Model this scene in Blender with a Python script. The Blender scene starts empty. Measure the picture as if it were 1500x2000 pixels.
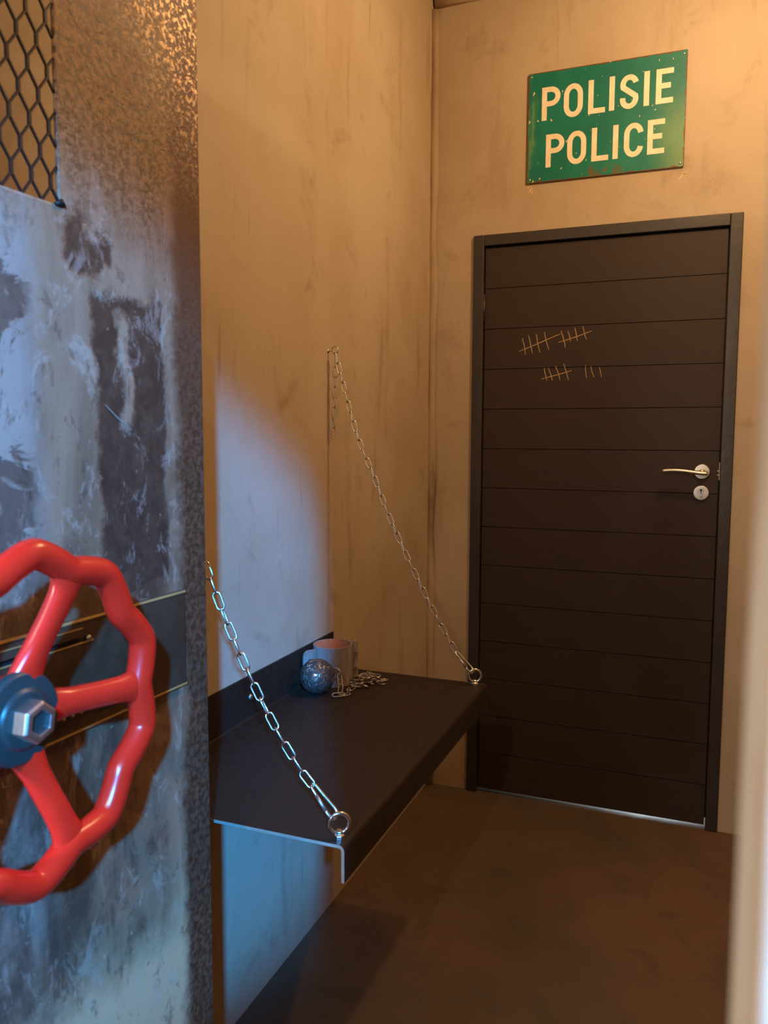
import bpy, bmesh, math, random
from mathutils import Vector, Matrix
random.seed(7)
scn = bpy.context.scene
COL = scn.collection
PI = math.pi

def lin(r, g, b):
    f = lambda c: (c/255/12.92) if c/255 <= .04045 else ((c/255+.055)/1.055)**2.4
    return (f(r), f(g), f(b), 1)

# ------------------------------------------------------------------ camera
CAM = Vector((0.9565, 0.0, 1.3557)); YAW, PIT, ROLL, FPX = .3742, .0931, .0037, 1572.6
_c, _s = math.cos(YAW), math.sin(YAW)
_r = Vector((_c, _s, 0)); _f = Vector((-_s, _c, 0)); _u = Vector((0, 0, 1))
_f2 = math.cos(PIT)*_f - math.sin(PIT)*_u; _u2 = math.cos(PIT)*_u + math.sin(PIT)*_f
_rr = math.cos(ROLL)*_r + math.sin(ROLL)*_u2; _uu = -math.sin(ROLL)*_r + math.cos(ROLL)*_u2
cd = bpy.data.cameras.new('camera'); cam = bpy.data.objects.new('camera', cd); COL.objects.link(cam)
cd.sensor_fit = 'VERTICAL'; cd.sensor_height = 24; cd.lens = FPX/2000*24
cd.clip_start = .01
m = Matrix.Identity(4)
for i in range(3):
    m[i][0] = _rr[i]; m[i][1] = _uu[i]; m[i][2] = -_f2[i]; m[i][3] = CAM[i]
cam.matrix_world = m
cd.dof.use_dof = True; cd.dof.focus_distance = 2.1; cd.dof.aperture_fstop = 4.9
scn.camera = cam

# ------------------------------------------------------------------ world, lamps, exposure
w = bpy.data.worlds.new('world'); scn.world = w; w.use_nodes = True
w.node_tree.nodes['Background'].inputs[0].default_value = (.75, .72, .8, 1)
w.node_tree.nodes['Background'].inputs[1].default_value = .05
vs = scn.view_settings
vs.view_transform = 'Standard'; vs.look = 'None'; vs.gamma = 1; vs.use_curve_mapping = False
vs.exposure = 0.0

def lamp(name, kind, loc, power, color, size=.04, aim=None, **kw):
    d = bpy.data.lights.new(name, kind); d.energy = power; d.color = color
    if kind in ('POINT', 'SPOT'): d.shadow_soft_size = size
    for k, v in kw.items(): setattr(d, k, v)
    o = bpy.data.objects.new(name, d); COL.objects.link(o); o.location = loc
    if aim: o.rotation_euler = (Vector(aim)-Vector(loc)).to_track_quat('-Z', 'Y').to_euler()
    return o
# warm bulb on the cell ceiling, in line with the far bench chain
lamp('cell_lamp', 'POINT', (1.12, 2.02, 2.70), 43, (1, .64, .315), .035)
# cool spot in the passage behind the photographer
BL = Vector((2.15, -2.12, 2.56)); az, el = math.radians(34.0), math.radians(-22.8)
lamp('passage_spot', 'SPOT', BL, 2500, (.025, .35, 1), .05,
     BL+Vector((-math.sin(az)*math.cos(el), math.cos(az)*math.cos(el), math.sin(el))), spot_size=math.radians(19), spot_blend=.5)
# warm white passage lamp, then an added fill light left of the doorway
lamp('passage_lamp_and_fill', 'POINT', (.80, -.72, 2.08), 52, (1, .76, .52), .03)
lamp('passage_lamp_and_fill', 'POINT', (.05, -.8, 1.3), 48, (1, .88, .74), .06)  # fill added to brighten the doorway lining
# daylight of the space behind the planked door, seen only through the gap under it
lamp('backroom_light', 'AREA', (.8, 3.35, .25), 6, (.75, .9, 1), aim=(.8, 2.9, 0), size=.3)

# ------------------------------------------------------------------ helpers
def link(o, parent=None):
    COL.objects.link(o)
    if parent is not None: o.parent = parent
    return o
def obj(name, bm, mat, parent=None, smooth=False, bevel=0, seg=2, loc=None, rot=None):
    me = bpy.data.meshes.new(name)
    if isinstance(bm, tuple): me.from_pydata(bm[0], [], bm[1])
    else:
        bmesh.ops.recalc_face_normals(bm, faces=bm.faces[:])
        bm.to_mesh(me); bm.free()
    me.materials.append(mat)
    o = bpy.data.objects.new(name, me); link(o, parent)
    if smooth:
        for p in me.polygons: p.use_smooth = True
    if bevel:
        md = o.modifiers.new('bevel', 'BEVEL'); md.width = bevel; md.segments = seg; md.limit_method = 'ANGLE'; md.angle_limit = .6
        for p in me.polygons: p.use_smooth = True
        try:
            md2 = o.modifiers.new('wn', 'WEIGHTED_NORMAL'); md2.keep_sharp = False
        except Exception: pass
    if loc is not None: o.location = loc
    if rot is not None: o.rotation_euler = rot
    return o
def inst(src, name, parent, loc=None, rot=None, mw=None):
    o = bpy.data.objects.new(name, src.data); link(o, parent)
    if mw is not None: o.matrix_local = mw
    if loc is not None: o.location = loc
    if rot is not None: o.rotation_euler = rot
    return o
def tag(o, label=None, cat=None, group=None, kind=None):
    if label: o['label'] = label
    if cat: o['category'] = cat
    if group: o['group'] = group
    if kind: o['kind'] = kind
    return o
def empty(name, loc=(0, 0, 0), rz=0):
    o = bpy.data.objects.new(name, None); link(o); o.location = loc; o.rotation_euler = (0, 0, rz); o.empty_display_size = .05
    return o
def box(bm, a, b):
    x0, y0, z0 = a; x1, y1, z1 = b
    v = [bm.verts.new(p) for p in ((x0,y0,z0),(x1,y0,z0),(x1,y1,z0),(x0,y1,z0),(x0,y0,z1),(x1,y0,z1),(x1,y1,z1),(x0,y1,z1))]
    for f in ((0,3,2,1),(4,5,6,7),(0,1,5,4),(1,2,6,5),(2,3,7,6),(3,0,4,7)): bm.faces.new([v[i] for i in f])
    return bm
def B(*ab):
    bm = bmesh.new()
    for a, b in zip(ab[::2], ab[1::2]): box(bm, a, b)
    return bm
def tube(bm, pts, rad, n=10, closed=False, side=None):
    """sweep a circle (rad: number or list of (ra, rb)) along pts"""
    pts = [Vector(p) for p in pts]; N = len(pts); rings = []; prev = None
    for i, p in enumerate(pts):
        if closed: t = pts[(i+1) % N]-pts[i-1]
        else: t = pts[min(i+1, N-1)]-pts[max(i-1, 0)]
        t.normalize()
        if side is not None: a = Vector(side)
        elif prev is not None: a = prev
        else: a = Vector((0, 0, 1)) if abs(t.z) < .9 else Vector((1, 0, 0))
        a = (a-t*a.dot(t)).normalized(); prev = a; b = t.cross(a)
        r = rad[i] if isinstance(rad, (list, tuple)) else rad
        ra, rb = r if isinstance(r, (list, tuple)) else (r, r)
        rings.append([bm.verts.new(p+a*(ra*math.cos(2*PI*k/n))+b*(rb*math.sin(2*PI*k/n))) for k in range(n)])
    for i in range(N if closed else N-1):
        A, Bq = rings[i], rings[(i+1) % N]
        for k in range(n): bm.faces.new((A[k], A[(k+1) % n], Bq[(k+1) % n], Bq[k]))
    if not closed:
        bm.faces.new(rings[0][::-1]); bm.faces.new(rings[-1])
    return bm
def lathe(bm, prof, n=32, axis='Z', close=True):
    rings = []
    for r, h in prof:
        ring = []
        for k in range(n):
            a = 2*PI*k/n; q = (r*math.cos(a), r*math.sin(a), h)
            if axis == 'Y': q = (q[0], h, -q[1])
            if axis == 'X': q = (h, q[0], q[1])
            ring.append(bm.verts.new(q))
        rings.append(ring)
    for A, Bq in zip(rings, rings[1:]):
        for k in range(n): bm.faces.new((A[k], A[(k+1) % n], Bq[(k+1) % n], Bq[k]))
    if close:
        bm.faces.new(rings[0][::-1]); bm.faces.new(rings[-1])
    return bm
def prism(bm, poly, y0, y1, conv=lambda x, z, y: (x, y, z)):
    a = [bm.verts.new(conv(x, z, y0)) for x, z in poly]; b = [bm.verts.new(conv(x, z, y1)) for x, z in poly]
    n = len(poly)
    bm.faces.new(a); bm.faces.new(b[::-1])
    for i in range(n): bm.faces.new((a[i], b[i], b[(i+1) % n], a[(i+1) % n]))
    return bm
def ring_rect(bm, o, i, y0, y1, conv=lambda x, z, y: (x, y, z)):
    """rectangular plate with a rectangular hole; o, i = (x0,z0,x1,z1)"""
    def q(r): return [(r[0], r[1]), (r[2], r[1]), (r[2], r[3]), (r[0], r[3])]
    V = {}
    for nm, r in (('o', o), ('i', i)):
        for y in (0, 1): V[nm, y] = [bm.verts.new(conv(x, z, (y0, y1)[y])) for x, z in q(r)]
    for k in range(4):
        l = (k+1) % 4
        bm.faces.new((V['o', 0][k], V['o', 0][l], V['i', 0][l], V['i', 0][k]))
        bm.faces.new((V['o', 1][k], V['i', 1][k], V['i', 1][l], V['o', 1][l]))
        bm.faces.new((V['o', 0][k], V['o', 1][k], V['o', 1][l], V['o', 0][l]))
        bm.faces.new((V['i', 0][k], V['i', 0][l], V['i', 1][l], V['i', 1][k]))
    return bm

# ------------------------------------------------------------------ node material toolkit
class NT:
    def __init__(s, name):
        s.m = bpy.data.materials.new(name); s.m.use_nodes = True; s.t = s.m.node_tree
        s.b = s.t.nodes['Principled BSDF']; s.o = s.t.nodes['Material Output']
        s.co = s.t.nodes.new('ShaderNodeTexCoord').outputs['Object']
    def set(s, sock, v):
        if hasattr(v, 'is_output'): s.t.links.new(v, sock)
        elif isinstance(v, (int, float)) and hasattr(sock.default_value, '__len__'): sock.default_value = (v, v, v, 1)[:len(sock.default_value)]
        else: sock.default_value = v
    def P(s, **k):
        for n, v in k.items(): s.set(s.b.inputs[n.replace('_', ' ')], v)
        return s
    def math(s, op, a, b=0., c=None, clamp=False):
        n = s.t.nodes.new('ShaderNodeMath'); n.operation = op; n.use_clamp = clamp
        s.set(n.inputs[0], a); s.set(n.inputs[1], b)
        if c is not None: s.set(n.inputs[2], c)
        return n.outputs[0]
    def vec(s, op, a, b=(0, 0, 0)):
        n = s.t.nodes.new('ShaderNodeVectorMath'); n.operation = op; s.set(n.inputs[0], a); s.set(n.inputs[1], b); return n.outputs[0]
    def map(s, scale=(1, 1, 1), loc=(0, 0, 0), src=None):
        n = s.t.nodes.new('ShaderNodeMapping'); n.inputs['Scale'].default_value = scale; n.inputs['Location'].default_value = loc
        s.t.links.new(src or s.co, n.inputs['Vector']); return n.outputs[0]
    def noise(s, scale, detail=4, rough=.55, src=None, dist=0, col=False):
        n = s.t.nodes.new('ShaderNodeTexNoise'); n.inputs['Scale'].default_value = scale; n.inputs['Detail'].default_value = detail
        n.inputs['Roughness'].default_value = rough; n.inputs['Distortion'].default_value = dist
        s.t.links.new(src or s.co, n.inputs['Vector']); return n.outputs['Color' if col else 'Fac']
    def voro(s, scale, src=None, feat='F1'):
        n = s.t.nodes.new('ShaderNodeTexVoronoi'); n.feature = feat; n.inputs['Scale'].default_value = scale
        s.t.links.new(src or s.co, n.inputs['Vector']); return n.outputs['Distance']
    def ss(s, v, a, b):
        n = s.t.nodes.new('ShaderNodeMapRange'); n.interpolation_type = 'SMOOTHSTEP'
        s.set(n.inputs[0], v); n.inputs[1].default_value = a; n.inputs[2].default_value = b
        if a > b: n.inputs[1].default_value, n.inputs[2].default_value, n.inputs[3].default_value, n.inputs[4].default_value = b, a, 1, 0
        return n.outputs[0]
    def rng(s, v, a, b, c, d):
        n = s.t.nodes.new('ShaderNodeMapRange'); s.set(n.inputs[0], v)
        for i, x in enumerate((a, b, c, d)): n.inputs[i+1].default_value = x
        return n.outputs[0]
    def mix(s, f, a, b, mode='MIX'):
        n = s.t.nodes.new('ShaderNodeMix'); n.data_type = 'RGBA'; n.blend_type = mode
        s.set(n.inputs[0], f); s.set(n.inputs[6], a); s.set(n.inputs[7], b); return n.outputs[2]
    def xyz(s, src=None):
        n = s.t.nodes.new('ShaderNodeSeparateXYZ'); s.t.links.new(src or s.co, n.inputs[0]); return n.outputs
    def bump(s, h, strength=.3, dist=.01):
        n = s.t.nodes.new('ShaderNodeBump'); n.inputs['Strength'].default_value = strength; n.inputs['Distance'].default_value = dist
        s.set(n.inputs['Height'], h); s.t.links.new(n.outputs[0], s.b.inputs['Normal']); return s
    def band(s, v, a, b, e):   # 1 inside [a,b], soft edge e
        return s.math('MULTIPLY', s.ss(v, a-e, a+e), s.ss(v, b+e, b-e))
    def mul(s, a, b): return s.math('MULTIPLY', a, b)
    def mx(s, a, b): return s.math('MAXIMUM', a, b)

def plaster(name, c1, c2, dark, streak=.5, rough=.62):
    n = NT(name)
    big = n.noise(1.6, 5, .6); med = n.noise(7, 6, .65, dist=.4); fine = n.noise(60, 4, .6)
    st = n.noise(9, 5, .6, n.map((1, 1, .16))); st2 = n.noise(24, 4, .6, n.map((1, 1, .10), (3, 1, 0)))
    col = n.mix(n.ss(big, .35, .68), c1, c2)
    col = n.mix(n.mul(n.ss(med, .55, .78), .40), col, dark)
    col = n.mix(n.mul(n.ss(st, .56, .74), streak*.7), col, dark)
    col = n.mix(n.mul(n.ss(st2, .62, .76), streak*.6), col, dark)
    col = n.mix(n.mul(n.ss(fine, .62, .8), .14), col, dark)
    n.P(Base_Color=col, Roughness=n.rng(med, .3, .7, rough-.1, rough+.15), Specular_IOR_Level=.3)
    h = n.math('ADD', n.mul(big, .9), n.math('ADD', n.mul(med, .35), n.mul(fine, .05)))
    n.bump(h, .35, .02); return n.m
def flat(name, col, rough=.5, metal=0, spec=.5, bumpy=0, scale=80, var=.12):
    n = NT(name); f = n.noise(scale, 4); g = n.noise(scale*.18, 3)
    k = n.math('ADD', n.mul(f, .5), n.mul(g, .5))
    n.P(Base_Color=n.mix(n.ss(k, .3, .7), tuple(c*(1-var) for c in col[:3])+(1,), tuple(min(1, c*(1+var)) for c in col[:3])+(1,)),
        Roughness=n.rng(g, .3, .7, max(.03, rough-.07), min(1, rough+.07)), Metallic=metal, Specular_IOR_Level=spec)
    if bumpy: n.bump(f, bumpy, .004)
    return n.m

M = {}
M['wall'] = plaster('ochre_plaster', lin(188, 172, 150), lin(176, 156, 130), lin(118, 90, 64), .6)
M['ridge'] = plaster('streaked_corner_plaster', lin(180, 160, 134), lin(160, 138, 110), lin(96, 70, 46), 1.)
M['wall_back'] = plaster('ochre_plaster_trowelled', lin(186, 169, 146), lin(174, 154, 128), lin(126, 102, 76), .35)
M['ceil'] = plaster('ceiling_plaster', lin(190, 170, 145), lin(180, 158, 130), lin(150, 125, 95), 0)
def floor_mat():
    n = NT('stained_concrete'); a = n.noise(1.4, 5, .6, dist=.5); b = n.noise(6, 6, .7, dist=.6); c = n.noise(45, 4, .7)
    col = n.mix(n.ss(a, .35, .65), lin(90, 77, 62), lin(108, 84, 68))
    col = n.mix(n.mul(n.ss(b, .48, .72), .5), col, lin(72, 64, 52))
    col = n.mix(n.mul(n.ss(c, .66, .78), .35), col, lin(140, 112, 84))
    n.P(Base_Color=col, Roughness=n.rng(b, .3, .7, .5, .75), Specular_IOR_Level=.25); n.bump(n.math('ADD', n.mul(b, .5), n.mul(c, .2)), .2, .006); return n.m
M['floor'] = floor_mat()
M['jamb'] = None
def jamb_mat():
    n = NT('chipped_cream_paint'); a = n.noise(9, 5, .65, n.map((1, 1, .45)), .5); b = n.noise(30, 4)
    col = n.mix(n.ss(a, .42, .55), lin(198, 168, 134), lin(226, 208, 182))
    col = n.mix(n.ss(n.noise(14, 3, .5, n.map((1, 1, .6), (5, 2, 3))), .62, .67), col, lin(150, 178, 205))
    n.P(Base_Color=col, Roughness=.55); n.bump(b, .2, .003); return n.m
M['jamb'] = jamb_mat()
def board_mat():
    n = NT('dark_stained_wood'); g = n.noise(14, 6, .65, n.map((.35, 1, 9))); b = n.noise(2.2, 3)
    col = n.mix(n.ss(g, .3, .72), lin(50, 38, 31), lin(61, 47, 38)); col = n.mix(n.mul(b, .35), col, lin(44, 33, 28))
    n.P(Base_Color=col, Roughness=n.rng(g, .3, .7, .5, .66), Specular_IOR_Level=.32); n.bump(g, .18, .002); return n.m
M['board'] = board_mat()
M['frame'] = flat('dark_grey_frame_paint', lin(52, 46, 44), .42, bumpy=.25, scale=40)
M['gapdark'] = flat('dark_core_board', lin(20, 16, 14), .8)
M['steel'] = flat('brushed_steel', (.58, .55, .50, 1), .38, 1, scale=200)
M['zinc'] = flat('bright_zinc', (.74, .74, .72, 1), .22, 1, scale=160)
M['galv'] = flat('dull_galvanised', (.5, .5, .48, 1), .42, 1, scale=60, bumpy=.1)
M['red'] = flat('glossy_red_enamel', lin(228, 38, 22), .24, 0, .5, .05, 30, .06)
M['blue'] = flat('blue_hub_enamel', lin(36, 54, 54), .34, 0, .5, .08, 60)
M['black'] = flat('black_powder_coat', lin(42, 31, 24), .55, 0, .3, .15, 220)
M['bare'] = flat('bare_cut_steel_edge', lin(170, 158, 142), .45, .3)
M['tally'] = flat('scratched_pale_wood', lin(190, 160, 122), .8, scale=300, var=.3)
M['letter'] = None
def letter_mat():
    n = NT('cream_reflective_film'); a = n.noise(22, 5); b = n.noise(120, 3)
    col = n.mix(n.ss(a, .35, .7), lin(244, 236, 214), lin(232, 218, 188)); col = n.mix(n.ss(b, .72, .78), col, lin(150, 110, 70))
    n.P(Base_Color=col, Roughness=.5); return n.m
M['letter'] = letter_mat()
def sign_mat():
    n = NT('worn_green_enamel'); x, y, z = n.xyz()   # local: x 0..0.5185, z 0..0.3677
    a = n.noise(5, 5, .6); b = n.noise(38, 5, .7); c = n.noise(16, 5, .7, n.map((1, 1, .3)))
    col = n.mix(n.ss(a, .35, .7), lin(8, 110, 98), lin(18, 126, 110))
    fade = n.mul(n.ss(n.math('ADD', x, n.mul(a, .12)), .46, .56), n.ss(n.math('ADD', z, n.mul(b, .1)), .33, .14))
    col = n.mix(n.mul(fade, .5), col, lin(136, 164, 96))
    col = n.mix(n.mul(n.ss(n.mul(c, n.ss(x, .12, .0)), .42, .6), .7), col, lin(120, 160, 96))
    d = n.math('MINIMUM', n.math('MINIMUM', x, n.math('SUBTRACT', .5185, x)), n.math('MINIMUM', z, n.math('SUBTRACT', .3677, z)))
    rust = n.ss(n.math('SUBTRACT', d, n.mul(n.math('SUBTRACT', b, .46), .022)), .004, .0005)
    col = n.mix(rust, col, lin(104, 62, 32))
    rp = n.mul(n.mul(n.band(x, .20, .32, .02), n.ss(z, .045, .012)), n.ss(b, .45, .6)); col = n.mix(rp, col, lin(110, 84, 40))
    chip = n.ss(n.noise(70, 2, .5, n.map((1, 1, .6))),   .70, .72); col = n.mix(chip, col, lin(206, 200, 165))
    n.P(Base_Color=col, Roughness=.42, Specular_IOR_Level=.45); n.bump(b, .08, .002); return n.m
M['sign'] = sign_mat()
M['signback'] = flat('rusty_tin', lin(96, 66, 44), .6)

def door_mat():
    """weathered plate: local X = distance from the free edge, Z = height"""
    n = NT('weathered_steel_plate')
    w1 = n.vec('SUBTRACT', n.noise(9, 6, .68, col=True), (.5, .5, .5)); w2 = n.vec('SUBTRACT', n.noise(38, 5, .7, col=True), (.5, .5, .5))
    wc = n.vec('ADD', n.vec('ADD', n.co, n.vec('MULTIPLY', w1, (.07, 0, .15))), n.vec('MULTIPLY', w2, (.012, 0, .018)))
    X, _, Z = n.xyz(wc); x, _, z = n.xyz()
    st = n.noise(11, 6, .65, n.map((1, 1, .2)), .4); bl = n.noise(7, 6, .66, dist=.8); fi = n.noise(110, 5, .75); me = n.noise(26, 6, .7, dist=.3)
    pale = n.mix(n.ss(st, .35, .68), lin(156, 122, 94), lin(122, 93, 70))
    pale = n.mix(n.mul(n.ss(bl, .5, .66), .5), pale, lin(168, 138, 112))
    pale = n.mix(n.mul(n.ss(X, .28, .34), .7), pale, lin(164, 148, 134))
    pale = n.mix(n.mul(n.ss(Z, .80, .60), .85), pale, lin(194, 162, 122))  # warm light on the lower plate, painted in as a pale tan
    dark = n.mix(n.ss(me, .35, .7), lin(68, 48, 37), lin(92, 68, 52))
    rust = n.mix(n.ss(fi, .42, .60), lin(78, 52, 34), lin(160, 124, 88))
    rust = n.mix(n.ss(me, .5, .72), rust, lin(112, 74, 46))
    # bare dark plate showing through the skim: tall patch below the grille, lower middle and scattered islands
    isl = n.ss(n.math('ADD', n.mul(bl, .6), n.mul(me, .4)), .55, .60)
    p1 = n.mul(n.band(X, .085, .215, .006), n.band(Z, 1.16, 1.53, .01))
    tongue = n.mul(n.band(X, .158, .178, .006), n.band(Z, 1.36, 1.50, .015))
    p1 = n.math('SUBTRACT', p1, tongue, clamp=True)
    p2 = n.mul(n.mul(n.band(X, .315, .50, .012), n.band(Z, 1.18, 1.54, .02)), n.mul(n.ss(bl, .47, .52), .75))
    p3 = n.mul(n.mul(n.band(X, .085, .46, .03), n.band(Z, .66, 1.20, .05)), n.rng(n.ss(n.math('ADD', n.mul(st, .55), n.mul(bl, .45)), .42, .56), 0, 1, .35, .85))
    p4 = n.mul(n.band(X, .19, .262, .006), n.band(Z, 1.56, 1.60, .01))
    mask = n.mx(n.mx(p1, p2), n.mx(p3, n.mx(p4, n.mul(n.mul(isl, .45), n.ss(z, .55, .75)))))
    chips = n.ss(n.noise(60, 3, .6), .66, .69)
    mask = n.math('SUBTRACT', mask, n.mul(chips, .6), clamp=True)
    col = n.mix(mask, pale, dark)
    mo = n.noise(22, 7, .78, n.map((1, 1, .55)), .7); mo2 = n.noise(34, 7, .8, n.map((1, 1, .5), (4, 0, 2)), .5)
    col = n.mix(n.mul(n.ss(mo, .53, .62), .45), col, lin(178, 156, 136)); col = n.mix(n.mul(n.ss(mo2, .54, .62), .5), col, lin(74, 56, 44))
    up = n.ss(n.math('ADD', Z, n.mul(n.math('SUBTRACT', st, .5), .5)), 1.56, 1.74)
    col = n.mix(up, col, rust)
    edge = n.ss(X, .075, .045)
    ec = n.mix(n.ss(fi, .4, .62), lin(66, 40, 26), lin(104, 72, 50)); ec = n.mix(n.ss(z, 1.2, 1.75), ec, lin(94, 56, 36))
    col = n.mix(edge, col, ec)
    col = n.mix(n.mul(n.ss(fi, .60, .72), .35), col, lin(58, 46, 40))
    glint = n.mul(n.ss(n.math('ADD', Z, n.mul(n.math('SUBTRACT', .1, x), 1.2)), 1.72, 1.98), n.ss(n.noise(120, 5, .75, dist=.4), .51, .57))  # lamp highlight near the top free edge, painted into colour and metallic
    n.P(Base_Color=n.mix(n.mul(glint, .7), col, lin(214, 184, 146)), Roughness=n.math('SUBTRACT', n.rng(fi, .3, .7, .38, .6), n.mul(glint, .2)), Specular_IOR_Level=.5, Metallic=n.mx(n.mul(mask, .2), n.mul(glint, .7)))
    h = n.math('ADD', n.mul(n.math('SUBTRACT', 1., mask), .5), n.math('ADD', n.mul(fi, n.mx(n.rng(up, 0, 1, .18, .9), n.mul(edge, .45))), n.mul(me, .35)))
    n.bump(h, .5, .003); return n.m
M['plate'] = door_mat()
M['bolt'] = flat('dark_bolt_plate_steel', lin(72, 56, 42), .42, .25, .5, .1, 70, .25)
M['brass'] = flat('worn_bright_edge', lin(206, 168, 104), .38, .4)
M['grille'] = flat('black_expanded_metal', lin(34, 24, 20), .55, .3)
def ball_mat():
    n = NT('pitted_iron'); v = n.noise(130, 3, .6, dist=.6); f = n.noise(160, 3); g = n.noise(20, 3)
    mk = n.ss(v, .53, .58)
    n.P(Base_Color=n.mix(mk, lin(62, 54, 50), n.mix(n.ss(g, .4, .6), (.62, .6, .58, 1), (.5, .42, .34, 1))), Metallic=n.rng(mk, 0, 1, .25, 1), Roughness=n.rng(mk, 0, 1, .6, .24))
    n.bump(n.math('ADD', mk, n.mul(f, .4)), .6, .0012); return n.m
M['ball'] = ball_mat()
def cuff_mat():
    n = NT('faded_painted_iron'); a = n.noise(18, 5, .65, n.map((1, 1, .35))); b = n.noise(70, 4)
    col = n.mix(n.ss(a, .35, .68), lin(150, 142, 136), lin(122, 104, 94)); col = n.mix(n.mul(n.ss(b, .55, .75), .5), col, lin(98, 72, 58))
    n.P(Base_Color=col, Roughness=.6, Specular_IOR_Level=.3); n.bump(b, .2, .001); return n.m
M['cuff'] = cuff_mat()
M['rustin'] = flat('rust_brown_lining', lin(158, 96, 70), .7, bumpy=.2, scale=90, var=.25)
M['iron'] = flat('tarnished_chain_iron', (.42, .36, .31, 1), .38, .9, scale=120, bumpy=.2)
M['plasterchip'] = flat('white_plaster_scuff', lin(215, 190, 155), .9)

# ------------------------------------------------------------------ the setting
D = 2.912; H = 2.92; RX = 1.95
def struct(name, bm, mat, **k):
    o = obj(name, bm, mat, **k); o['kind'] = 'structure'; return o
struct('floor', B((-.15, -1.6, -.08), (RX+.15, 3.7, 0)), M['floor'])
wl = struct('wall_left', B((-.15, .2, 0), (0, D+.12, H)), M['wall'])
bm = bmesh.new()      # back wall with the opening for the planked door
DX0, DX1, DZ = .1616, 1.0558, 2.08
box(bm, (0, D, 0), (DX0, D+.12, H)); box(bm, (DX1, D, 0), (RX, D+.12, H)); box(bm, (DX0, D, DZ), (DX1, D+.12, H))
wb = struct('wall_back', bm, M['wall_back'])
struct('wall_right', B((RX, .2, 0), (RX+.15, D+.12, H)), M['wall'])
struct('ceiling', B((-.15, .12, H), (RX+.15, D+.12, H+.1)), M['ceil'])
JX = .968
bm = B((-.15, .13, 0), (.19, .2, H), (JX+.004, .13, 0), (RX+.15, .2, H)); box(bm, (.19, .13, 2.1), (JX+.004, .2, H))
struct('wall_front', bm, M['wall'])
# chipped doorway lining beside the camera
struct('trim_1', B((JX, .128, 0), (JX+.004, .2, 2.1)), M['jamb'], bevel=.0015)
# plastered-over ridge running down the room corner
bm = bmesh.new(); pts = []
for k in range(30):
    z = 2.88*k/29; pts.append((.008+.002*math.sin(k*1.7), D-.008+.002*math.sin(k*2.3+1), z))
tube(bm, pts, [(.017+.003*math.sin(k*1.1), .017+.003*math.cos(k*.8)) for k in range(30)], 12)
struct('trim_2', bm, M['ridge'], smooth=True)
# rounded plaster lip under the ceiling on the back wall
bm = bmesh.new(); tube(bm, [(.008+x*1.935/14, D-.006+.002*math.sin(x*2), H-.012+.003*math.sin(x*1.3)) for x in range(15)], [(.02, .016)]*15, 12, side=(0, 0, 1))
struct('trim_3', bm, M['ceil'], smooth=True)
# scuffs where plaster flaked under the sign corners
for i, (x, z, a, l) in enumerate(((.362, 2.222, .9, .012), (.355, 2.232, .3, .008), (.368, 2.215, 1.2, .008), (.862, 2.213, .7, .016), (.872, 2.222, .4, .008))):
    bm = bmesh.new(); w_ = .0022
    prism(bm, [(-l, -w_*.4), (-l*.2, -w_), (l, -w_*.2), (l*.9, w_*.5), (0, w_), (-l*.7, w_*.6)], 0, -.0008)
    obj('plaster_scuff', bm, M['plasterchip'], wb, loc=(x, D, z), rot=(0, -a, 0))

# ------------------------------------------------------------------ planked door
dr = empty('door_1', (DX0, D, 0)); tag(dr, 'dark brown planked wooden door with steel lever handle below the green sign', 'door', kind='structure')
DW = DX1-DX0; FW = .039
bm = B((0, -.012, 0), (FW, .06, DZ), (DW-FW, -.012, 0), (DW, .06, DZ)); box(bm, (FW, -.012, DZ-FW), (DW-FW, .06, DZ))
obj('frame', bm, M['frame'], dr, bevel=.003)
obj('stop', B((FW, .048, .02), (FW+.014, .06, DZ-FW), (DW-FW-.014, .048, .02), (DW-FW, .06, DZ-FW), (FW, .048, DZ-FW-.014), (DW-FW, .06, DZ-FW)), M['frame'], dr)
LX0, LX1, LZ0, LZ1 = FW+.004, DW-FW-.004, .013, DZ-FW-.005
obj('core', B((LX0, .014, LZ0), (LX1, .040, LZ1)), M['gapdark'], dr)
NB = 14; pitch = (LZ1-LZ0)/NB
src = None
for k in range(NB):
    z0 = LZ0+k*pitch
    if src is None: src = o = obj('board', B((LX0, .002, .0012), (LX1, .0145, pitch-.0012)), M['board'], dr, loc=(0, 0, z0))
    else:
        o = inst(src, 'board', dr, loc=(0, 0, z0))
# scratched tally strokes
TL = [(0.343,1.71,0.357,1.652),(0.364,1.72,0.382,1.656),(0.392,1.722,0.408,1.657),(0.422,1.729,0.438,1.665),(0.333,1.665,0.48,1.719),(0.482,1.731,0.496,1.672),(0.504,1.728,0.515,1.691),(0.527,1.738,0.539,1.693),(0.554,1.743,0.569,1.697),(0.472,1.69,0.587,1.725),(0.425,1.602,0.433,1.558),(0.44,1.603,0.453,1.557),(0.464,1.608,0.481,1.558),(0.491,1.615,0.512,1.557),(0.415,1.562,0.521,1.592),(0.567,1.608,0.573,1.563),(0.587,1.604,0.597,1.564),(0.617,1.6,0.622,1.565)]
for i, (xa, za, xb, zb) in enumerate(TL):
    bm = bmesh.new(); a = Vector((xa-DX0, 0, za)); b = Vector((xb-DX0, 0, zb)); t = (b-a).normalized(); nn = Vector((-t.z, 0, t.x))
    L = []; R = []; N = 7; wd = .0013 if i < 15 else .0010
    for k in range(N):
        u = k/(N-1); c = a.lerp(b, u)+nn*(.0012*math.sin(u*PI*1.3+i))
        ww = wd*(.35+.65*math.sin(PI*min(1, max(0, .12+u*.8)))**.6)
        L.append((c+nn*ww)); R.append((c-nn*ww))
    poly = [(p.x, p.z) for p in L]+[(p.x, p.z) for p in R[::-1]]
    prism(bm, poly, .0018, .0026); obj('tally_mark', bm, M['tally'], dr)['label'] = 'pale scratched tally stroke'
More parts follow.
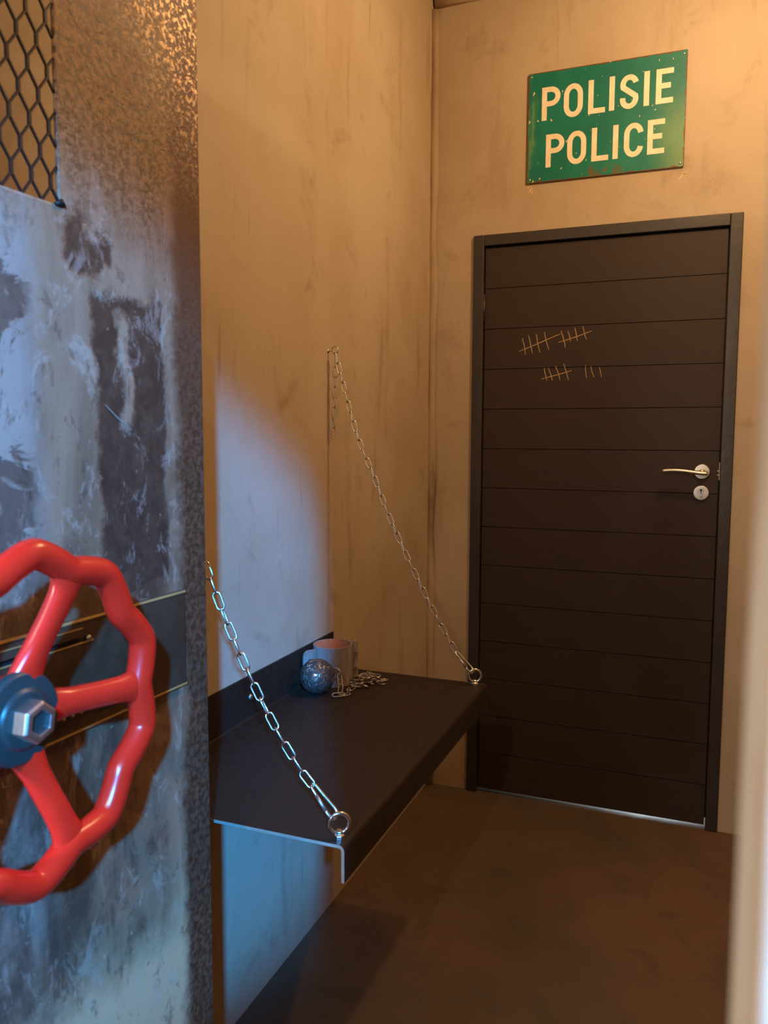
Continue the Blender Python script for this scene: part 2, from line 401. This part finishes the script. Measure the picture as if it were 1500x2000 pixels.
# lever handle and keyhole rose
hx, hz = .961-DX0, 1.243
h = obj('handle_rose', lathe(bmesh.new(), [(.0255, .002), (.0255, -.004), (.024, -.0065), (.010, -.0068)], 36, 'Y'), M['steel'], dr, bevel=.0008, loc=(hx, 0, hz))
bm = bmesh.new(); tube(bm, [(0, -.005, 0), (0, -.045, 0)], .0085, 16); obj('handle_neck', bm, M['steel'], h, smooth=True)
bm = bmesh.new(); pts = []
for k in range(25):
    u = k/24; pts.append((.017-u*.142, -.046, .0045*math.sin((u-.35)*PI/.75)))
tube(bm, pts, [(.0065, .0075)]*25, 14, side=(0, 0, 1)); obj('lever', bm, M['steel'], h, smooth=True)
k_ = obj('keyhole_rose', lathe(bmesh.new(), [(.0255, .002), (.0255, -.004), (.024, -.0065), (.012, -.0068)], 36, 'Y'), M['steel'], dr, bevel=.0008, loc=(hx, 0, 1.172))
bm = bmesh.new(); poly = [(.0085*math.cos(a), .006+.0085*math.sin(a)) for a in [PI*(-.2)+i*(PI*1.4)/14 for i in range(15)]]+[(-.005, -.014), (-.003, -.0165), (.003, -.0165), (.005, -.014)]
prism(bm, poly, -.0065, -.0095); cy = obj('lock_cylinder', bm, M['zinc'], k_, bevel=.0006)
bm = bmesh.new(); prism(bm, [(-.0012, -.004), (.0012, -.004), (.0012, .006), (.003, .0075), (.003, .0105), (0, .012), (-.003, .0105), (-.003, .0075), (-.0012, .006)], -.0094, -.0099); obj('keyhole', bm, M['gapdark'], k_)
for z in (1.77, .25):
    bm = bmesh.new(); tube(bm, [(FW+.002, -.007, z), (FW+.002, -.007, z+.1)], .005, 12); obj('hinge', bm, M['frame'], dr, smooth=True)
bm = B((LX1+.001, -.0002, 1.215), (LX1+.0035, .004, 1.275)); obj('strike_plate', bm, M['bare'], dr)
for z in (1.232, 1.246):
    bm = bmesh.new(); lathe(bm, [(.003, 0), (.003, -.0015), (.0015, -.002)], 10, 'Y'); obj('strike_screw', bm, M['bare'], dr, loc=(LX1-.0015, .002, z))

# ------------------------------------------------------------------ sign
SX, SZ = .3495, 2.2425; SW, SH = .5185, .3677
sg = empty('police_sign', (SX, D-.006, SZ)); tag(sg, 'worn green metal sign reading POLISIE POLICE on wall above the planked door', 'sign')
bm = bmesh.new(); pp = []
for cx_, cz_, a0 in ((SW-.004, SH-.004, 0), (.004, SH-.004, PI/2), (.004, .004, PI), (SW-.004, .004, 1.5*PI)):
    for k in range(4): pp.append((cx_+.004*math.cos(a0+k*PI/6), cz_+.004*math.sin(a0+k*PI/6)))
prism(bm, pp, -.0015, .0015); obj('panel', bm, M['sign'], sg, bevel=.0004)
SWD = .0172; CH = .110
def arc(cx, cz, rx, rz, a0, a1, n=14): return [(cx+rx*math.cos(math.radians(a0+(a1-a0)*i/n)), cz+rz*math.sin(math.radians(a0+(a1-a0)*i/n))) for i in range(n+1)]
hh = SWD/2
def glyph(ch):
    if ch == 'I': return [[(hh, 0), (hh, CH)]]
    if ch == 'L': return [[(hh, 0), (hh, CH)], [(0, hh), (.056, hh)]]
    if ch == 'E': return [[(hh, 0), (hh, CH)], [(0, hh), (.054, hh)], [(0, CH/2+.001), (.046, CH/2+.001)], [(0, CH-hh), (.054, CH-hh)]]
    if ch == 'P':
        r = .0235; zc = CH-hh-r
        return [[(hh, 0), (hh, CH)], [(0, CH-hh)]+[(.031, CH-hh)]+arc(.031, zc, r, r, 88, -88)+[(.031, zc-r), (hh, zc-r)]]
    if ch == 'O':
        rx = .032-hh; return [arc(.032, CH-hh-rx*1.25, rx, rx*1.25, 0, 180)+arc(.032, hh+rx*1.25, rx, rx*1.25, 180, 360)+[(.032+rx, hh+rx*1.25+.001), (.032+rx, CH-hh-rx*1.25)]]
    if ch == 'C':
        rx = .031-hh; return [arc(.031, CH-hh-rx*1.25, rx, rx*1.25, 8, 180)+arc(.031, hh+rx*1.25, rx, rx*1.25, 180, 352)]
    if ch == 'S':
        rx = .0295-hh; rz = .0235
        return [arc(.0295, CH-hh-rz, rx, rz, 12, 200, 16)+[(.0295, CH/2)]+arc(.0295, hh+rz, rx, rz, 20, -192, 16)]
def stroke(bm, pts, w, y0, y1):
    P = [Vector(p) for p in pts]; L = []; R = []
    for i, p in enumerate(P):
        ta = (P[i]-P[i-1]).normalized() if i else None; tb = (P[i+1]-P[i]).normalized() if i < len(P)-1 else None
        t = ((ta or tb)+(tb or ta)).normalized(); n = Vector((-t.y, t.x)); k = 1/max(.6, n.dot(Vector((-(ta or tb).y, (ta or tb).x))))
        L.append(p+n*w*k); R.append(p-n*w*k)
    V = [[bm.verts.new((q.x, y, q.y)) for q in S_] for S_ in (L, R) for y in (y0, y1)]
    l0, l1, r0, r1 = V
    for i in range(len(P)-1):
        bm.faces.new((l0[i], l0[i+1], r0[i+1], r0[i])); bm.faces.new((l1[i], r1[i], r1[i+1], l1[i+1]))
        bm.faces.new((l0[i], l1[i], l1[i+1], l0[i+1])); bm.faces.new((r0[i], r0[i+1], r1[i+1], r1[i]))
    bm.faces.new((l0[0], r0[0], r1[0], l1[0])); bm.faces.new((l0[-1], l1[-1], r1[-1], r0[-1]))
for ch, x, z in (('P', .398, 2.448), ('O', .473, 2.4475), ('L', .555, 2.449), ('I', .624, 2.4505), ('S', .659, 2.4485), ('I', .735, 2.4505), ('E', .773, 2.4505),
                 ('P', .415, 2.290), ('O', .488, 2.2905), ('L', .570, 2.292), ('I', .640, 2.292), ('C', .676, 2.2915), ('E', .751, 2.293)):
    bm = bmesh.new()
    for i_, pl in enumerate(glyph(ch)): stroke(bm, pl, hh, -.0014, -.0021-.00012*i_)
    obj('letter', bm, M['letter'], sg, loc=(x-SX, 0, z-SZ))
for x, z in ((.011, SH-.012), (SW-.011, SH-.012), (.011, .012), (SW-.012, .013)):
    obj('screw', lathe(bmesh.new(), [(.0036, -.001), (.0036, -.0025), (.002, -.0038)], 12, 'Y'), M['zinc'], sg, smooth=True, loc=(x, 0, z))
for x in (.1, .38): obj('spacer', B((x, .0014, .1), (x+.04, .0056, .27)), M['signback'], sg)

# ------------------------------------------------------------------ bench
BY0, BY1, BZ, BW, UZ, TH = 1.1206, 2.0351, .7053, .4504, .805, .005
bn = empty('wall_bench', (0, (BY0+BY1)/2, BZ)); tag(bn, 'black folded steel bench fixed to the left wall and hung from two chains', 'bench')
def profile(ofs):
    """folded sheet outline in x,z: upstand, seat, front lip"""
    def rc(cx, cz, r, a0, a1): return [(cx+r*math.cos(math.radians(a0+(a1-a0)*i/5)), cz+r*math.sin(math.radians(a0+(a1-a0)*i/5))) for i in range(6)]
    lipz = -.062
    outer = [(.0005, UZ-BZ)]+rc(.0005+.009, -TH+.009, .009, 180, 270)+rc(BW-.010, -.010-0, .005, 90, 0)[::1]
    top = [(.0005+TH, UZ-BZ)]+rc(.0005+TH+.004, .004, .004, 180, 270)+rc(BW-.010, -.010, .010, 90, 0)+[(BW, lipz)]
    under = [(BW-TH, lipz)]+rc(BW-.010, -.010, .005, 0, 90)+rc(.0095, -TH+.009, .009, 270, 180)+[(.0005, UZ-BZ)]
    return top+under
bm = bmesh.new(); hl = (BY1-BY0)/2
prism(bm, profile(0), -hl+.0006, hl-.0006)
obj('sheet', bm, M['black'], bn, smooth=False)
for s in (-1, 1):
    bm = bmesh.new(); prism(bm, profile(0), s*hl, s*(hl-.0006)); obj('cut_edge', bm, M['bare'], bn)['label'] = 'pale bare cut edge of the sheet'
for y in (1.577, 1.25, 1.93):
    b_ = obj('bolt', lathe(bmesh.new(), [(.0075, 0), (.0075, .002), (.005, .0055), (.002, .0065)], 14, 'X'), M['galv'], bn, smooth=True, loc=(.0055, y-(BY0+BY1)/2, .05))
    bm = bmesh.new(); tube(bm, [(.005, -.003, 0), (.0075, -.003, 0), ], .001, 6); bm.free()
RINGS = {}
def eye(x, y, yawn):
    R, r = .0166, .0034
    e = obj('eye_bolt', lathe(bmesh.new(), [(.0098, 0), (.0098, .0065), (.0085, .008), (.0066, .009), (.0066, .0125), (.004, .015)], 8), M['zinc'], bn, bevel=.0006, loc=(x, y-(BY0+BY1)/2, 0))
    bm = bmesh.new(); n = Vector((math.cos(yawn), math.sin(yawn), 0)); t = Vector((-n.y, n.x, 0))
    c = Vector((0, 0, .009+R)); pts = [c+t*(R*math.cos(a))+Vector((0, 0, 1))*(R*math.sin(a)) for a in [2*PI*k/32 for k in range(32)]]
    tube(bm, pts, r, 10, True, side=n); obj('ring', bm, M['zinc'], e, smooth=True)
    obj('under_nut', lathe(bmesh.new(), [(.0085, -TH-.0055), (.0085, -TH-.0003)], 6), M['bare'], e)
    return Vector((x, y, BZ+.009+R)), t
E1, T1 = eye(.432, 1.142, math.radians(-55)); E2, T2 = eye(.424, 2.014, math.radians(-65))

# ------------------------------------------------------------------ chains
LL, LWD, WR = .0345, .0158, .00175     # link outer length, outer width, wire radius
PIT_ = LL-4*WR
def link_mesh():
    bm = bmesh.new(); r = LWD/2-WR; s = LL/2-WR-r; pts = []
    for k in range(9): a = -PI/2+PI*k/8; pts.append((s+r*math.cos(a), r*math.sin(a), 0))
    for k in range(9): a = PI/2+PI*k/8; pts.append((-s+r*math.cos(a), r*math.sin(a), 0))
    tube(bm, pts, WR, 8, True, side=(0, 0, 1)); return bm
LINKSRC = {}
def add_link(parent, pos, axis, roll_dir, mat, scale=1.):
    x = Vector(axis).normalized(); z = Vector(roll_dir); z = (z-x*z.dot(x)).normalized(); y = z.cross(x)
    mw = Matrix(((x.x*scale, y.x*scale, z.x*scale, pos[0]), (x.y*scale, y.y*scale, z.y*scale, pos[1]), (x.z*scale, y.z*scale, z.z*scale, pos[2]), (0, 0, 0, 1)))
    if mat not in LINKSRC:
        o = LINKSRC[mat] = obj('link', link_mesh(), M[mat], parent, smooth=True); o.matrix_local = mw
    else: o = inst(LINKSRC[mat], 'link', parent, mw=mw)
    return o
def along(pts, step):
    """points (and tangents) every `step` along a polyline smoothed as Catmull-Rom"""
    P = [Vector(p) for p in pts]; P = [2*P[0]-P[1]]+P+[2*P[-1]-P[-2]]; fine = []
    for i in range(1, len(P)-2):
        for k in range(40):
            t = k/40; a, b, c, d = P[i-1:i+3]
            fine.append(.5*((2*b)+(c-a)*t+(2*a-5*b+4*c-d)*t*t+(3*b-a-3*c+d)*t**3))
    fine.append(P[-2]); out = []; acc = 0; nxt = step/2
    tot = sum((fine[i+1]-fine[i]).length for i in range(len(fine)-1)); n = round(tot/step); step = tot/n; nxt = step/2
    for i in range(len(fine)-1):
        d = (fine[i+1]-fine[i]).length
        while acc+d >= nxt and len(out) < n:
            u = (nxt-acc)/d; out.append((fine[i].lerp(fine[i+1], u), (fine[i+1]-fine[i]).normalized())); nxt += step
        acc += d
    return out
def snap_hook(parent, a, b, side):
    """pear-shaped spring hook from chain end a to ring b"""
    a, b = Vector(a), Vector(b); t = (b-a).normalized(); L = (b-a).length; n = (Vector(side)-t*Vector(side).dot(t)).normalized()
    pts = []
    prof = [(0, 0), (-.002, .0042), (.006, .0052), (.02, .0062), (.04, .0078), (.052, .0088), (.060, .0075), (.0645, .002), (.064, -.004), (.060, -.0082), (.052, -.0092), (.044, -.0085)]
    k = L/.062
    body = prof+[]
    spine = [a+t*(u*k)+n*v for u, v in body]
    sm = [p for p, _ in along(spine, .0025)]
    bm = bmesh.new(); tube(bm, sm, .003, 8); h = obj('snap_hook', bm, M['zinc'], parent, smooth=True)
    back = [a+t*(u*k)+n*v for u, v in ((0, 0), (-.0005, -.0035), (.006, -.0048), (.018, -.0058))]
    bm = bmesh.new(); tube(bm, [p for p, _ in along(back, .0025)], .0026, 8); obj('hook_shank', bm, M['zinc'], h, smooth=True)
    bm = bmesh.new(); tube(bm, [a+t*(.016*k)-n*.0057, a+t*(.046*k)-n*.0085], .0031, 10); obj('gate', bm, M['galv'], h, smooth=True)
    return h
def wall_hook(parent, y, z):
    bm = bmesh.new(); pts = [Vector((.0005, y, z)), Vector((.009, y, z))]
    for k in range(15):
        a = PI*.78-PI*1.85*k/14 if False else math.radians(200-320*k/14)
        pts.append(Vector((.020+.0095*math.cos(a), y+.0012*k/14, z+.002+.0095*math.sin(a))))
    tube(bm, pts, .0019, 8); h = obj('screw_hook', bm, M['steel'], parent, smooth=True)
    obj('wall_plug', lathe(bmesh.new(), [(.006, 0), (.006, .0012), (.0035, .003)], 14, 'X'), M['steel'], h, smooth=True, loc=(.0003, y, z))
HZ = 1.588
def hang_chain(name, y, eyep, ringdir, pts, loose, label, mat):
    root = empty(name, (0, y, HZ)); tag(root, label, 'chain', 'chains holding up the bench')
    inv = Vector((0, y, HZ)); loc = lambda p: Vector(p)-inv
    ringtop = eyep+Vector((-.0105, 0, .0135))
    top = Vector((.021, y, HZ-.0075))
    full = [top]+[Vector((x, y, z)) for x, z in pts]
    end = full[-1]
    seq = along([loc(p) for p in full], PIT_)
    for i, (p, t) in enumerate(seq):
        nv = (Vector((.45, -.85, .25))-t*t.dot(Vector((.45, -.85, .25)))).normalized(); rd = nv if i % 2 else t.cross(nv)
        jt = .22*math.sin(i*2.1+y*9); rd = rd*math.cos(jt)+t.cross(rd)*math.sin(jt)
        add_link(root, p, t, rd, mat)
    snap_hook(root, loc(end), loc(ringtop+(ringtop-end).normalized()*.004), (.3, 1, .2))
    if loose:
        for k in range(loose):
            z = HZ-.012-LL/2-k*PIT_; a = .5+.04*k+(PI/2 if k % 2 else 0)
            add_link(root, loc((.020-.0008*k, y+.003, z)), (0, .01, -1), (math.cos(a), math.sin(a), 0), mat)
    # the screw hook is driven into the wall and carries the chain
    n0 = len(bpy.data.objects); wall_hook(root, 0, 0)
    return root
hang_chain('bench_chain', 1.142, E1, T1, [(.085, 1.385), (.187, 1.132), (.233, 1.028), (.281, .933), (.328, .856), (.366, .805), (.384, .786)], 0,
           'bright zinc chain running from behind the rusted door to the near bench corner', 'zinc')
hang_chain('bench_chain', 2.014, E2, T2, [(.083, 1.371), (.136, 1.249), (.189, 1.125), (.264, .976), (.323, .869), (.372, .789)], 8,
           'long chain with loose end hanging from wall hook to the far bench corner', 'steel')

# ------------------------------------------------------------------ ball, its chain, and the leg cuff
bc = empty('ball_and_chain', (.070, 1.797, BZ)); tag(bc, 'pitted iron ball with tarnished chain heaped beside it on the bench', 'ball and chain')
bm = bmesh.new(); bmesh.ops.create_uvsphere(bm, u_segments=48, v_segments=32, radius=.0445)
for v in bm.verts: v.co *= 1+.006*math.sin(v.co.x*170+1)*math.sin(v.co.y*150)*math.sin(v.co.z*190+2)
obj('ball', bm, M['ball'], bc, smooth=True, loc=(0, 0, .0446))
O = Vector((.070, 1.797, BZ))
lp = lambda x, y, z: Vector((x, y, z))-O
g = .0028
bm = bmesh.new(); tube(bm, [(.012*math.cos(a), 0, .012*math.sin(a)) for a in [2*PI*k/20 for k in range(20)]], .0024, 8, True, side=(0, 1, 0))
obj('ball_eye', bm, M['iron'], bc, smooth=True, loc=(.043, .021, .052))
add_link(bc, lp(.124, 1.818, BZ+.036), (.25, -.3, -1), (.8, -.6, 0), 'iron', .95)
add_link(bc, lp(.130, 1.808, BZ+.0145), (.05, -.4, -.8), (.3, -.9, .4), 'iron', .85)
add_link(bc, lp(.135, 1.784, BZ+.0085), (1, .35, .1), (-.3, -.6, .8), 'iron')
add_link(bc, lp(.145, 1.806, BZ+g), (.5, 1, 0), (0, .0, 1), 'iron', .95)
add_link(bc, lp(.143, 1.830, BZ+.0075), (-.2, 1, 0), (1, 0, .35), 'iron', .9)
add_link(bc, lp(.140, 1.855, BZ+g), (.1, 1, 0), (0, 0, 1), 'iron')
random.seed(11); heap = []
pos = []
for k in range(30):
    u = k/29; a = k*2.4; rx, ry = .030*math.sqrt((k % 11+1)/11), .044*math.sqrt((k % 11+1)/11)
    x = .152+rx*math.cos(a)*.75; y = 1.918+ry*math.sin(a)+.02*math.cos(a); lay = k//11
    z = BZ+g+.0015+lay*.0075+random.uniform(0, .002)
    if lay == 2: x = .150+.5*(x-.150); y = 1.92+.5*(y-1.92)
    yaw = a*1.3+random.uniform(-.6, .6)
    add_link(bc, lp(x, y, z), (math.cos(yaw), math.sin(yaw), random.uniform(-.12, .12)), (random.uniform(-.5, .5), random.uniform(-.5, .5), 1), 'iron', .98)
for x, y, yaw in ((.128, 2.0, 1.9), (.186, 1.955, .8), (.19, 1.93, -.4)):
    add_link(bc, lp(x, y, BZ+g), (math.cos(yaw), math.sin(yaw), 0), (0, 0, 1), 'iron')

CX, CY, CR, CHT = .066, 1.900, .0520, .104
cf = empty('leg_cuff', (CX, CY, BZ)); tag(cf, 'upright hollow iron leg cuff with side flanges behind the ball', 'cuff')
da = math.atan2(-.8, -.6); DD = Vector((math.cos(da), math.sin(da), 0)); NN = Vector((-DD.y, DD.x, 0))
lathe_bm = lathe(bmesh.new(), [(CR, .0004), (CR, CHT), (CR-.0035, CHT), (CR-.0035, .0004)], 56, close=False)
obj('inner_face', lathe(bmesh.new(), [(CR-.0038, .001), (CR-.0038, CHT-.001), (CR-.0045, CHT-.001), (CR-.0045, .001)], 48, close=False), M['rustin'], cf, smooth=True)['label'] = 'rust brown inside face of the cuff'
obj('band', lathe_bm, M['cuff'], cf, smooth=False, bevel=.0008)
for s, r1, nm in ((1, .088, 'flange'), (-1, .076, 'flange')):
    bm = bmesh.new(); poly = []
    r0 = CR-.004
    poly = [(s*r0, .002), (s*r1, .002)]
    cr = .016 if s > 0 else .004
    for k in range(7):
        a = PI/2*k/6; poly.append((s*(r1-cr+cr*math.cos(a)), CHT-.008-cr+cr*math.sin(a) if s > 0 else CHT-cr+cr*math.sin(a)))
    poly.append((s*r0, CHT-.008 if s > 0 else CHT))
    conv = lambda u, z, y: tuple(DD*u+NN*y+Vector((0, 0, z)))
    prism(bm, poly, -.003, .003, conv); fl = obj(nm, bm, M['cuff'], cf, bevel=.0008)
    for z in (.028, .07):
        bm = bmesh.new(); c = DD*(s*(CR+.018))+Vector((0, 0, z)); tube(bm, [c-NN*.008, c+NN*.008], .005, 6); obj('flange_bolt', bm, M['iron'], fl)

# ------------------------------------------------------------------ rusted steel door, open
th = math.radians(1.8); E0 = Vector((.2765, 1.0066, 0)); DL, DHT, DT = .775, 2.055, .006
sd = empty('cell_door', (E0.x, E0.y, 0), math.atan2(-math.cos(th), -math.sin(th)))
tag(sd, 'heavy rusted steel cell door standing open at the left with a grille window', 'door')
# local: X from the free edge towards the hinge, Y out of the visible face, Z up
WIN = (.264, 1.617, .60, 1.97)
bm = bmesh.new(); ring_rect(bm, (.0, .012, DL, DHT), WIN, -DT, 0)
bmesh.ops.subdivide_edges(bm, edges=bm.edges[:], cuts=0)
obj('leaf', bm, M['plate'], sd, bevel=.004)
# expanded metal: strands and elongated knuckles, one sheet
bm = bmesh.new(); GW, GH = .0272, .0585; yb = -.0035
nx = int((WIN[2]-WIN[0])/GW)+2; nz = int((WIN[3]-WIN[1])/GH)*2+4
def seg(a, b, wx, wy):
    a = Vector(a); b = Vector(b); t = (b-a).normalized(); s_ = Vector((-t.z, 0, t.x))*wx; y_ = Vector((0, wy, 0))
    v = [bm.verts.new(p+q) for p in (a, b) for q in (-s_-y_, s_-y_, s_+y_, -s_+y_)]
    for f in ((0, 1, 2, 3), (7, 6, 5, 4), (0, 4, 5, 1), (1, 5, 6, 2), (2, 6, 7, 3), (3, 7, 4, 0)): bm.faces.new([v[i] for i in f])
def inside(p): return WIN[0] <= p[0] <= WIN[2] and WIN[1] <= p[2] <= WIN[3]
def clip(a, b):
    a, b = list(a), list(b)
    t0, t1 = 0, 1
    for ax, lo, hi in ((0, WIN[0], WIN[2]), (2, WIN[1], WIN[3])):
        d = b[ax]-a[ax]
        if abs(d) < 1e-9:
            if not lo <= a[ax] <= hi: return None
            continue
        u, v = sorted(((lo-a[ax])/d, (hi-a[ax])/d)); t0 = max(t0, u); t1 = min(t1, v)
    if t1-t0 < .02: return None
    f = lambda t: tuple(a[i]+(b[i]-a[i])*t for i in range(3))
    return f(t0), f(t1)
KN = .0055
for j in range(-1, nz):
    for i in range(-1, nx):
        x = WIN[0]-.004+i*GW+(GW/2 if j % 2 else 0); z = WIN[1]-.006+j*GH/2
        for a, b, wd in (((x, yb, z-KN), (x, yb, z+KN), .0019), ((x, yb, z+KN), (x-GW/2, yb, z+GH/2-KN), .00105), ((x, yb, z+KN), (x+GW/2, yb, z+GH/2-KN), .00105)):
            c = clip(a, b)
            if c: seg(c[0], c[1], wd, .0016)
obj('grille', bm, M['grille'], sd)
# stiffening channel round the back of the sheet
bm = bmesh.new(); ring_rect(bm, (.002, .014, DL-.002, DHT-.002), (.04, .052, DL-.04, DHT-.04), -.040, -DT); obj('stiffener', bm, M['bolt'], sd, bevel=.002)
# bolt case plate with slots, rack and bright edges
PX0, PX1, PZ0, PZ1 = .059, .66, 1.002, 1.138
obj('bolt_plate', B((PX0, 0, PZ0), (PX1, .006, PZ1)), M['bolt'], sd, bevel=.0008)
obj('plate_lip', B((PX0, .006, PZ1-.003), (PX1, .0075, PZ1)), M['brass'], sd)
obj('plate_lip', B((PX0, .006, PZ0), (PX1, .0075, PZ0+.002)), M['brass'], sd)
bar = obj('slide_bar', B((.262, .006, 1.117), (PX1, .0115, 1.1285), ), M['bolt'], sd, bevel=.0008)
obj('bar_edge', B((.262, .0115, 1.1275), (PX1, .0122, 1.1285)), M['brass'], bar)
obj('slot', B((.245, .006, 1.110), (.40, .0064, 1.1165)), M['gapdark'], sd)
obj('slot_rim', B((.240, .006, 1.108), (.40, .0072, 1.1096)), M['brass'], sd)
obj('slot_pin', lathe(bmesh.new(), [(.0036, 0), (.0036, .004), (.002, .005)], 12, 'Y'), M['galv'], sd, smooth=True, loc=(.250, .0064, 1.1132))
obj('slot', B((.19, .006, 1.015), (.234, .0064, 1.0205)), M['gapdark'], sd)
rk = obj('rack', B((.225, .0062, 1.038), (.62, .016, 1.056)), M['bolt'], sd, bevel=.0008)
tsrc = None
for k in range(26):
    x = .258+k*.0138
    if tsrc is None:
        bm = bmesh.new(); prism(bm, [(-.0048, .0005), (.0048, .0005), (.0012, -.0105), (-.0012, -.0105)], .0064, .0158); tsrc = obj('rack_tooth', bm, M['brass'], rk, loc=(x, 0, 1.038))
    else: inst(tsrc, 'rack_tooth', rk, loc=(x, 0, 1.038))
# hinges
for z in (.3, 1.0, 1.8):
    bm = bmesh.new(); tube(bm, [(DL+.004, -.010, z), (DL+.004, -.010, z+.12)], .011, 14); obj('hinge', bm, M['bolt'], sd, smooth=True)
# weld bead at window corner, long scratch
bm = bmesh.new(); tube(bm, [(.258, .001, 1.616), (.264, .002, 1.619), (.272, .001, 1.616)], [.002, .0045, .002], 8); obj('weld_bead', bm, M['grille'], sd, smooth=True)
bm = bmesh.new(); tube(bm, [(.201, 0, 1.394), (.178, .0002, 1.377), (.153, 0, 1.363)], [.0005, .0009, .0004], 6); obj('scratch', bm, M['bare'], sd)

# ------------------------------------------------------------------ red handwheel
WX, WZ, WOFF = .420, 1.079, .100
wh = empty('hand_wheel'); wh.parent = sd; wh.location = (WX, 0, WZ)
bpy.context.view_layer.update(); mwh = wh.matrix_world.copy(); wh.parent = None; wh.matrix_world = mwh
tag(wh, 'glossy red scalloped hand wheel with blue hub mounted on the rusted steel door', 'wheel')
# angle 0 points at the free edge (local -X); peaks at 16+36k degrees, spokes at -2+72k
def wp(r, deg, off): a = math.radians(deg); return Vector((-r*math.cos(a), off, r*math.sin(a)))
RP, RD, RT = .1650, .1480, .0155
bm = bmesh.new(); NRM = 200; pts = []; rad = []
for k in range(NRM):
    d = 360*k/NRM; ph = (d-16) % 36; ph = abs(ph-36 if ph > 18 else ph)/18      # 0 at peak, 1 at dip
    u_c = ph
    r = RP+(RD-RP)*(1-math.cos(PI*u_c/2)*0-(1-u_c)**1.0)*1.0
    pts.append(wp(r, d, WOFF))
for _ in range(2): pts = [(pts[i-1]+pts[i]*2+pts[(i+1) % NRM])/4 for i in range(NRM)]
tube(bm, pts, [(RT*.95, RT)]*NRM, 16, True, side=(0, 1, 0)); obj('rim', bm, M['red'], wh, smooth=True)
for k in range(5):
    d = -2+72*k; bm = bmesh.new(); pts = []; rad = []
    for i in range(15):
        u = i/14; r = .030+u*(RD-.030+.002); off = .074+(WOFF-.074)*(u*u*(3-2*u))
        pts.append(wp(r, d, off)); fl = .011*max(0, (u-.78)/.22)**2+.006*max(0, (.3-u)/.3)
        rad.append((.0105+.002*(1-u), .0165+fl-.002*math.sin(u*PI)))
    tube(bm, pts, rad, 16, side=(0, 1, 0)); obj('spoke', bm, M['red'], wh, smooth=True)
obj('wheel_boss', lathe(bmesh.new(), [(.036, .052), (.040, .056), (.040, .078), (.037, .082)], 36, 'Y'), M['red'], wh, smooth=True, bevel=.001)
hb = obj('hub', lathe(bmesh.new(), [(.044, .0735), (.047, .076), (.047, .083), (.044, .0865), (.031, .0875), (.029, .090), (.027, .0915), (.012, .0918)], 40, 'Y'), M['blue'], wh, bevel=.0008)
obj('shaft', lathe(bmesh.new(), [(.014, .0066), (.014, .07)], 20, 'Y'), M['galv'], wh, smooth=True, bevel=.001)
n_ = obj('nut', lathe(bmesh.new(), [(.0215, .0918), (.0215, .107), (.0185, .1095), (.0125, .1095), (.0125, .100)], 6, 'Y', close=False), M['galv'], wh, bevel=.0010, rot=(0, .35, 0))
obj('stud', lathe(bmesh.new(), [(.0128, .085), (.0128, .1035), (.0115, .105)], 24, 'Y'), M['blue'], n_, smooth=True, bevel=.0008)
